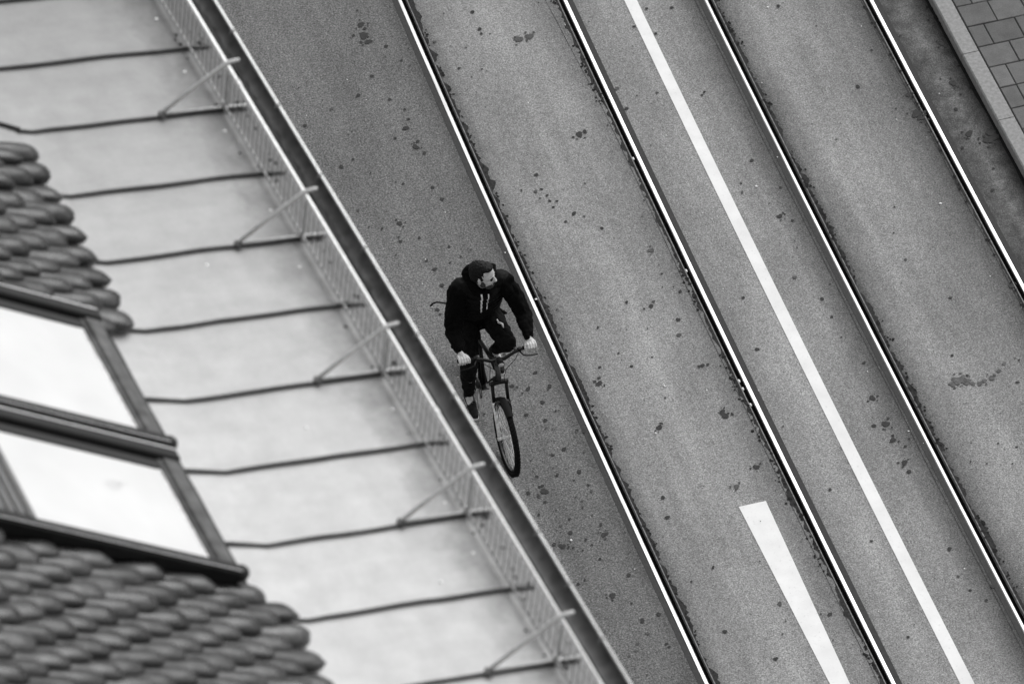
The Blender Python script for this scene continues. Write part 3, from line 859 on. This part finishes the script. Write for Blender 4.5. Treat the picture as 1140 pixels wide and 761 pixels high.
for s_, P_ in ((-1, PR), (1, PL)):
    ck_ = MB(); ck_.tube([BBk + Vector((0, s_*.06, 0)), P_ + Vector((0, s_*-.01, 0))], [.015, .011], 8)
    cko = ck_.build('crank', M['alloy'], bike)
    pd = MB(); y0, y1 = sorted((P_.y + s_*.01, P_.y + s_*.10)); pd.box(P_.x-.045, P_.x+.045, y0, y1, P_.z-.010, P_.z+.010, .003); pd.build('pedal', M['rubber'], cko)
ch = MB(); ch.tube([BBk + Vector((.082*math.cos(2*PI*k/26), -.048, .082*math.sin(2*PI*k/26))) for k in range(26)], .005, 6, closed=True)
for k in range(4):
    a = PI/4+PI/2*k; ch.tube([BBk + Vector((0, -.048, 0)), BBk + Vector((.08*math.cos(a), -.048, .08*math.sin(a)))], .005, 6)
ch.build('chainring', M['bikegrey'], bike)
cn = MB(); cn.tube([BBk + Vector((0, -.048, .084)), (.0, -.045, RW+.045)], .004, 6); cn.tube([BBk + Vector((0, -.048, -.084)), (.03, -.045, RW-.13), (0, -.045, RW-.07)], .004, 6); cn.build('chain', M['galv_dull'], bike)
ca = MB()
for k, r_ in enumerate((.052, .045, .038, .030)): ca.cyl((0, -.040-.006*k, RW), (0, -.037-.006*k, RW), r_, 18)
ca.box(-.01, .05, -.06, -.045, RW-.14, RW-.05, .004); ca.build('rear_derailleur', M['galv_dull'], bike)

# ---- rider
man = empty('person', ORG, HD)
tag(man, 'bearded cyclist in black hooded jacket with white drawstrings, looking sideways', 'person')
SH = {s: Vector((.345, s*.195, 1.430)) for s in (-1, 1)}
ELB = {-1: Vector((.50, -.290, 1.125)), 1: Vector((.50, .320, 1.165))}
WR = {s: Vector((.735, s*.302, 1.125)) for s in (-1, 1)}
HIP = {s: Vector((.175, s*.088, .985)) for s in (-1, 1)}
KN = {-1: Vector((.525, -.165, .70)), 1: Vector((.585, .160, .945))}
AN = {-1: Vector((PR.x-.085, -.145, PR.z+.105)), 1: Vector((PL.x-.085, .145, PL.z+.105))}
HC = Vector((.410, 0, 1.628))
HM = Matrix.Rotation(R(54), 3, 'Z') @ Matrix.Rotation(R(2), 3, 'Y') @ Matrix.Rotation(R(3), 3, 'X')
def hp(x, y, z): return HC + HM @ Vector((x, y, z))
HS = 1.06
b = MB()
def hel(m, c, r, tilt=None): m.ell(hp(*[q*HS for q in c]), tuple(q*HS for q in r), HM if tilt is None else HM @ tilt, 24, 16)
def headshape(m):
    hel(m, (-.008, 0, .030), (.093, .073, .092))
    hel(m, (.026, 0, -.030), (.064, .058, .078))
    hel(m, (.040, 0, -.083), (.038, .040, .026))
    hel(m, (.062, 0, .022), (.028, .052, .014))            # brow
    for s_ in (-1, 1):
        hel(m, (.052, s_*.034, -.020), (.030, .020, .018))  # cheek
        hel(m, (-.008, s_*.074, -.008), (.018, .009, .032), Matrix.Rotation(s_*R(18), 3, 'Z'))
    m.tube([hp(.082*HS, 0, .014*HS), hp(.091*HS, 0, -.004*HS), hp(.100*HS, 0, -.024*HS), hp(.086*HS, 0, -.032*HS)], [.009, .012, .016, .012], 10)
    m.ell(hp(.086*HS, 0, -.052*HS), (.012, .022, .006), HM); m.ell(hp(.084*HS, 0, -.064*HS), (.012, .019, .007), HM)
headshape(b)
b.chain([(.325, 0, 1.44), (.36, 0, 1.50), (.39, 0, 1.57)], [.07, .060, .056])
b.ell((.17, 0, .99), (.10, .14, .10)); b.chain([(.17, 0, 1.0), (.25, 0, 1.2), (.32, 0, 1.38)], [.10, .10, .105])
b.capsule(SH[-1], SH[1], .055, .055)
for s_ in (-1, 1):
    b.chain([SH[s_], ELB[s_], WR[s_]], [.048, .038, .026])
    b.chain([HIP[s_], KN[s_], AN[s_]], [.075, .052, .038])
    b.capsule(AN[s_], AN[s_] + Vector((.13, s_*.005, -.07)), .034, .028)
    # hand: palm on the grip, four fingers over it, thumb round the inside
    pc = Vector((BX-.022, s_*.300, BZ+.026))
    b.capsule(WR[s_], pc + Vector((-.018, 0, .010)), .026, .024)
    b.ell(pc, (.040, .042, .019), Matrix.Rotation(R(18), 3, 'Y'))
    for k, (dy, ln_, r_) in enumerate(((-.033, .92, .0090), (-.011, 1.0, .0098), (.011, .97, .0096), (.032, .84, .0085))):
        y = pc.y - s_*dy*1.02
        # index finger lies nearest the middle of the bar
        a0 = Vector((BX+.012, y, BZ+.034)); a1 = Vector((BX+.034*ln_+.004, y, BZ+.016)); a2 = Vector((BX+.032*ln_, y, BZ-.010)); a3 = Vector((BX+.008, y, BZ-.026))
        b.chain([pc + Vector((.0, -s_*dy, .008)), a0, a1, a2, a3], [r_*1.1, r_*1.1, r_, r_*.95, r_*.85], 10)
    b.chain([pc + Vector((-.012, -s_*.032, 0)), Vector((BX-.006, s_*.251, BZ+.024)), Vector((BX+.018, s_*.243, BZ+.012)), Vector((BX+.028, s_*.247, BZ-.008))], [.013, .012, .0105, .009], 10)
body = remeshed(b, 'body', M['skin'], man, .0042, 2)
# eyes and eyebrows
for s_ in (-1, 1):
    e_ = MB(); e_.ell(hp(.0775*HS, s_*.030*HS, .003*HS), (.011, .016, .008), HM); e_.build('eye', M['hair'], body)
    e_ = MB(); e_.tube([hp(.084*HS, s_*.014*HS, .022*HS), hp(.087*HS, s_*.030*HS, .027*HS), hp(.074*HS, s_*.050*HS, .020*HS)], [.005, .0055, .004], 6); e_.build('eyebrow', M['hair'], body)
hr = MB()
hel(hr, (-.028, 0, .047), (.094, .078, .082)); hel(hr, (-.045, 0, .0), (.070, .077, .075)); hel(hr, (.020, 0, .100), (.056, .056, .026))
for s_ in (-1, 1): hel(hr, (.004, s_*.066, .024), (.018, .010, .034))
remeshed(hr, 'hair', M['hair'], man, .005, 1, .007, 45)
be = MB()
hel(be, (.040, 0, -.086), (.049, .047, .036))
for s_ in (-1, 1): hel(be, (.012, s_*.053, -.050), (.028, .0125, .038)); hel(be, (.055, s_*.030, -.066), (.030, .018, .022))
be.tube([hp(.090*HS, -.024*HS, -.050*HS), hp(.1015*HS, 0, -.0425*HS), hp(.090*HS, .024*HS, -.050*HS)], [.006, .0075, .006], 8)
remeshed(be, 'beard', M['beard'], man, .0042, 2, .002, 80)

# hoodie
h = MB(); RT = Matrix.Rotation(R(22), 3, 'Y')
for c_, r_ in (((.175, 0, .965), (.160, .205, .09)), ((.195, 0, 1.06), (.155, .205, .12)), ((.235, 0, 1.20), (.140, .190, .13)), ((.285, 0, 1.31), (.140, .200, .12)), ((.325, 0, 1.41), (.115, .195, .085))):
    h.ell(c_, r_, RT, 24, 14)
h.capsule(SH[-1] + Vector((0, .03, -.005)), SH[1] + Vector((0, -.03, -.005)), .082, .082)
for s_ in (-1, 1):
    e1 = SH[s_].lerp(ELB[s_], .5) + Vector((-.01, s_*.015, 0))
    f1 = ELB[s_].lerp(WR[s_], .5)
    h.chain([SH[s_], e1, ELB[s_], f1, WR[s_] + Vector((-.022, 0, .003))], [.092, .086, .075, .064, .047])
    h.capsule(WR[s_] + Vector((-.03, 0, .004)), WR[s_] + Vector((-.006, 0, 0)), .041, .037)
hood_o = remeshed(h, 'hooded_jacket', M['hoodie'], man, .007, 4, .018, 12, (1, 1, .7))
hd2 = MB()
hd2.ell((.280, -.015, 1.555), (.085, .140, .085), Matrix.Rotation(R(-20), 3, 'Y'))
for s_ in (-1, 1): hd2.chain([(.27, s_*.10, 1.545), (.37, s_*.095, 1.505), (.445, s_*.045, 1.455), (.455, 0, 1.445)], [.052, .046, .036, .032])
remeshed(hd2, 'hood', M['hoodie'], man, .006, 5, .010, 16)
# quilted vest
vv = MB()
for k in range(8):
    t = k/7; z = 1.04 + .42*t; x = .175 + .165*t
    vv.ell((x, 0, z), (.165 - .014*t, .214 + .016*t - (.05 if k == 7 else 0), .044), RT, 26, 12)
vv.capsule((.33, -.175, 1.450), (.33, .175, 1.450), .092, .092)
remeshed(vv, 'quilted_vest', M['vest'], man, .007, 2, .006, 14)
# jacket flap and loose strap
fp = MB(); fp.tube([(.28, .18, 1.02), (.27, .225, .99), (.26, .25, .965)], [.03, .018, .004], 8); fp.build('jacket_flap', M['hoodie'], man)
sp2 = MB(); sp2.tube([(.16, -.16, 1.08), (.12, -.26, 1.10), (.10, -.32, 1.11), (.085, -.355, 1.085), (.08, -.37, 1.06)], [.007, .007, .007, .008, .009], 6); sp2.build('loose_strap', M['rubber'], man)
# drawstrings hang on the chest
bpy.context.view_layer.update()
dg = bpy.context.evaluated_depsgraph_get()
bvs = [BVHTree.FromPolygons([v.co.copy() for v in o.data.vertices], [tuple(p.vertices) for p in o.data.polygons]) for o in man.children if o.type == 'MESH' and o.name.split('.')[0] in ('quilted_vest', 'hooded_jacket', 'hood')]
def chest(y, z):
    best = -9
    for t_ in bvs:
        hit = t_.ray_cast(Vector((1.2, y, z)), Vector((-1, 0, 0)))
        if hit[0] is not None and hit[0].x > best: best = hit[0].x
    return Vector((best+.004, y, z))
for (ya, yb, zt, zb, r_) in ((-.038, -.018, 1.475, 1.18, .0075), (.022, .026, 1.465, 1.20, .0048)):
    ds = MB(); ds.tube([chest(ya + (yb-ya)*k/9, zt - (zt-zb)*k/9) for k in range(10)], r_, 6); ds.build('drawstring', M['cord'], man)
# trousers
tr_ = MB(); tr_.ell((.165, 0, .985), (.135, .170, .105)); tr_.capsule(HIP[-1], HIP[1], .105, .105)
for s_ in (-1, 1):
    k2 = HIP[s_].lerp(KN[s_], .5)
    c2 = KN[s_].lerp(AN[s_], .4) + Vector((-.018, 0, 0))
    tr_.chain([HIP[s_], k2, KN[s_], c2, AN[s_] + (KN[s_]-AN[s_])*.10], [.110, .098, .076, .068, .048])
tro = remeshed(tr_, 'trousers', M['jeans'], man, .007, 4, .012, 12)
lg = MB()
dirl = (KN[1]-HIP[1]).normalized()
tb = BVHTree.FromPolygons([v.co.copy() for v in tro.data.vertices], [tuple(p.vertices) for p in tro.data.polygons])
def on_thigh(x, y):
    hit = tb.ray_cast(Vector((x, y, 1.6)), Vector((0, 0, -1))); return hit[0] + Vector((0, 0, .003)) if hit[0] else Vector((x, y, 1.0))
lg.tube([on_thigh(.40, .120), on_thigh(.435, .125), on_thigh(.455, .150), on_thigh(.49, .152)], [.006, .010, .010, .005], 6)
lg.build('pale_mark', M['cord'], tro)
for s_, P_ in ((-1, PR), (1, PL)):
    y = s_*.140
    q = MB(); base = Vector((P_.x, y, P_.z+.012))
    q.chain([base + Vector((-.125, 0, .045)), base + Vector((-.03, 0, .045)), base + Vector((.06, s_*.004, .032)), base + Vector((.115, s_*.004, .024))], [.040, .042, .038, .028])
    q.capsule(base + Vector((-.105, 0, .06)), AN[s_] + Vector((-.0, 0, .01)), .042, .044)
    so = remeshed(q, 'shoe', M['shoe'], man, .005, 2, .003, 30)
    q = MB(); q.chain([base + Vector((-.13, 0, .012)), base + Vector((.0, 0, .012)), base + Vector((.115, s_*.004, .010))], [.034, .038, .030])
    MM = [(v[0], v[1], P_.z + .011 + max(0, min(.026, (v[2]-P_.z)*.6))) for v in q.v]; q.v = MM
    q.build('sole', M['sole'], so)
    q = MB()
    for k in range(4):
        x = base.x - .02 + k*.022; zt = base.z + .086 - k*.008
        q.tube([(x, y-.024, zt-.012), (x, y, zt), (x, y+.024, zt-.012)], .004, 5)
    q.build('laces', M['cord'], so)

# ------------------------------------------------------------------ light, camera
w_ = bpy.data.worlds.new('World'); scene.world = w_; w_.use_nodes = True
nt = w_.node_tree; bg = nt.nodes['Background']
sky = nt.nodes.new('ShaderNodeTexSky'); sky.sky_type = 'NISHITA'; sky.sun_disc = False
SUN_AZ, SUN_EL = R(36), R(46)     # azimuth clockwise from +Y
sky.sun_elevation = SUN_EL; sky.sun_rotation = SUN_AZ; sky.dust_density = 3.0; sky.air_density = 1.5
bw = nt.nodes.new('ShaderNodeRGBToBW'); nt.links.new(sky.outputs[0], bw.inputs[0]); nt.links.new(bw.outputs[0], bg.inputs[0])
bg.inputs[1].default_value = .13
sd_ = bpy.data.lights.new('sun', 'SUN'); sd_.energy = 1.4; sd_.angle = R(54); sd_.color = (1, 1, 1)
so_ = bpy.data.objects.new('sun', sd_); col.objects.link(so_)
dv = Vector((math.sin(SUN_AZ)*math.cos(SUN_EL), math.cos(SUN_AZ)*math.cos(SUN_EL), math.sin(SUN_EL)))
so_.rotation_euler = dv.to_track_quat('Z', 'Y').to_euler(); so_.location = dv*60

cd = bpy.data.cameras.new('camera'); cam = bpy.data.objects.new('camera', cd); col.objects.link(cam); scene.camera = cam
DC = 51.3*math.sin(R(45))
cam.location = (0, -DC, DC); cam.rotation_euler = (R(45), 0, 0)
cd.sensor_width = 36; cd.lens = 6600/1140*36; cd.clip_start = 1; cd.clip_end = 3000
cd.dof.use_dof = True; cd.dof.focus_distance = 50.8; cd.dof.aperture_fstop = 2.5
vs_ = scene.view_settings
vs_.view_transform = 'Standard'; vs_.look = 'None'; vs_.exposure = 0.30; vs_.gamma = 1.0
scene.render.engine = 'CYCLES'
scene.render.resolution_x = 1024; scene.render.resolution_y = 683
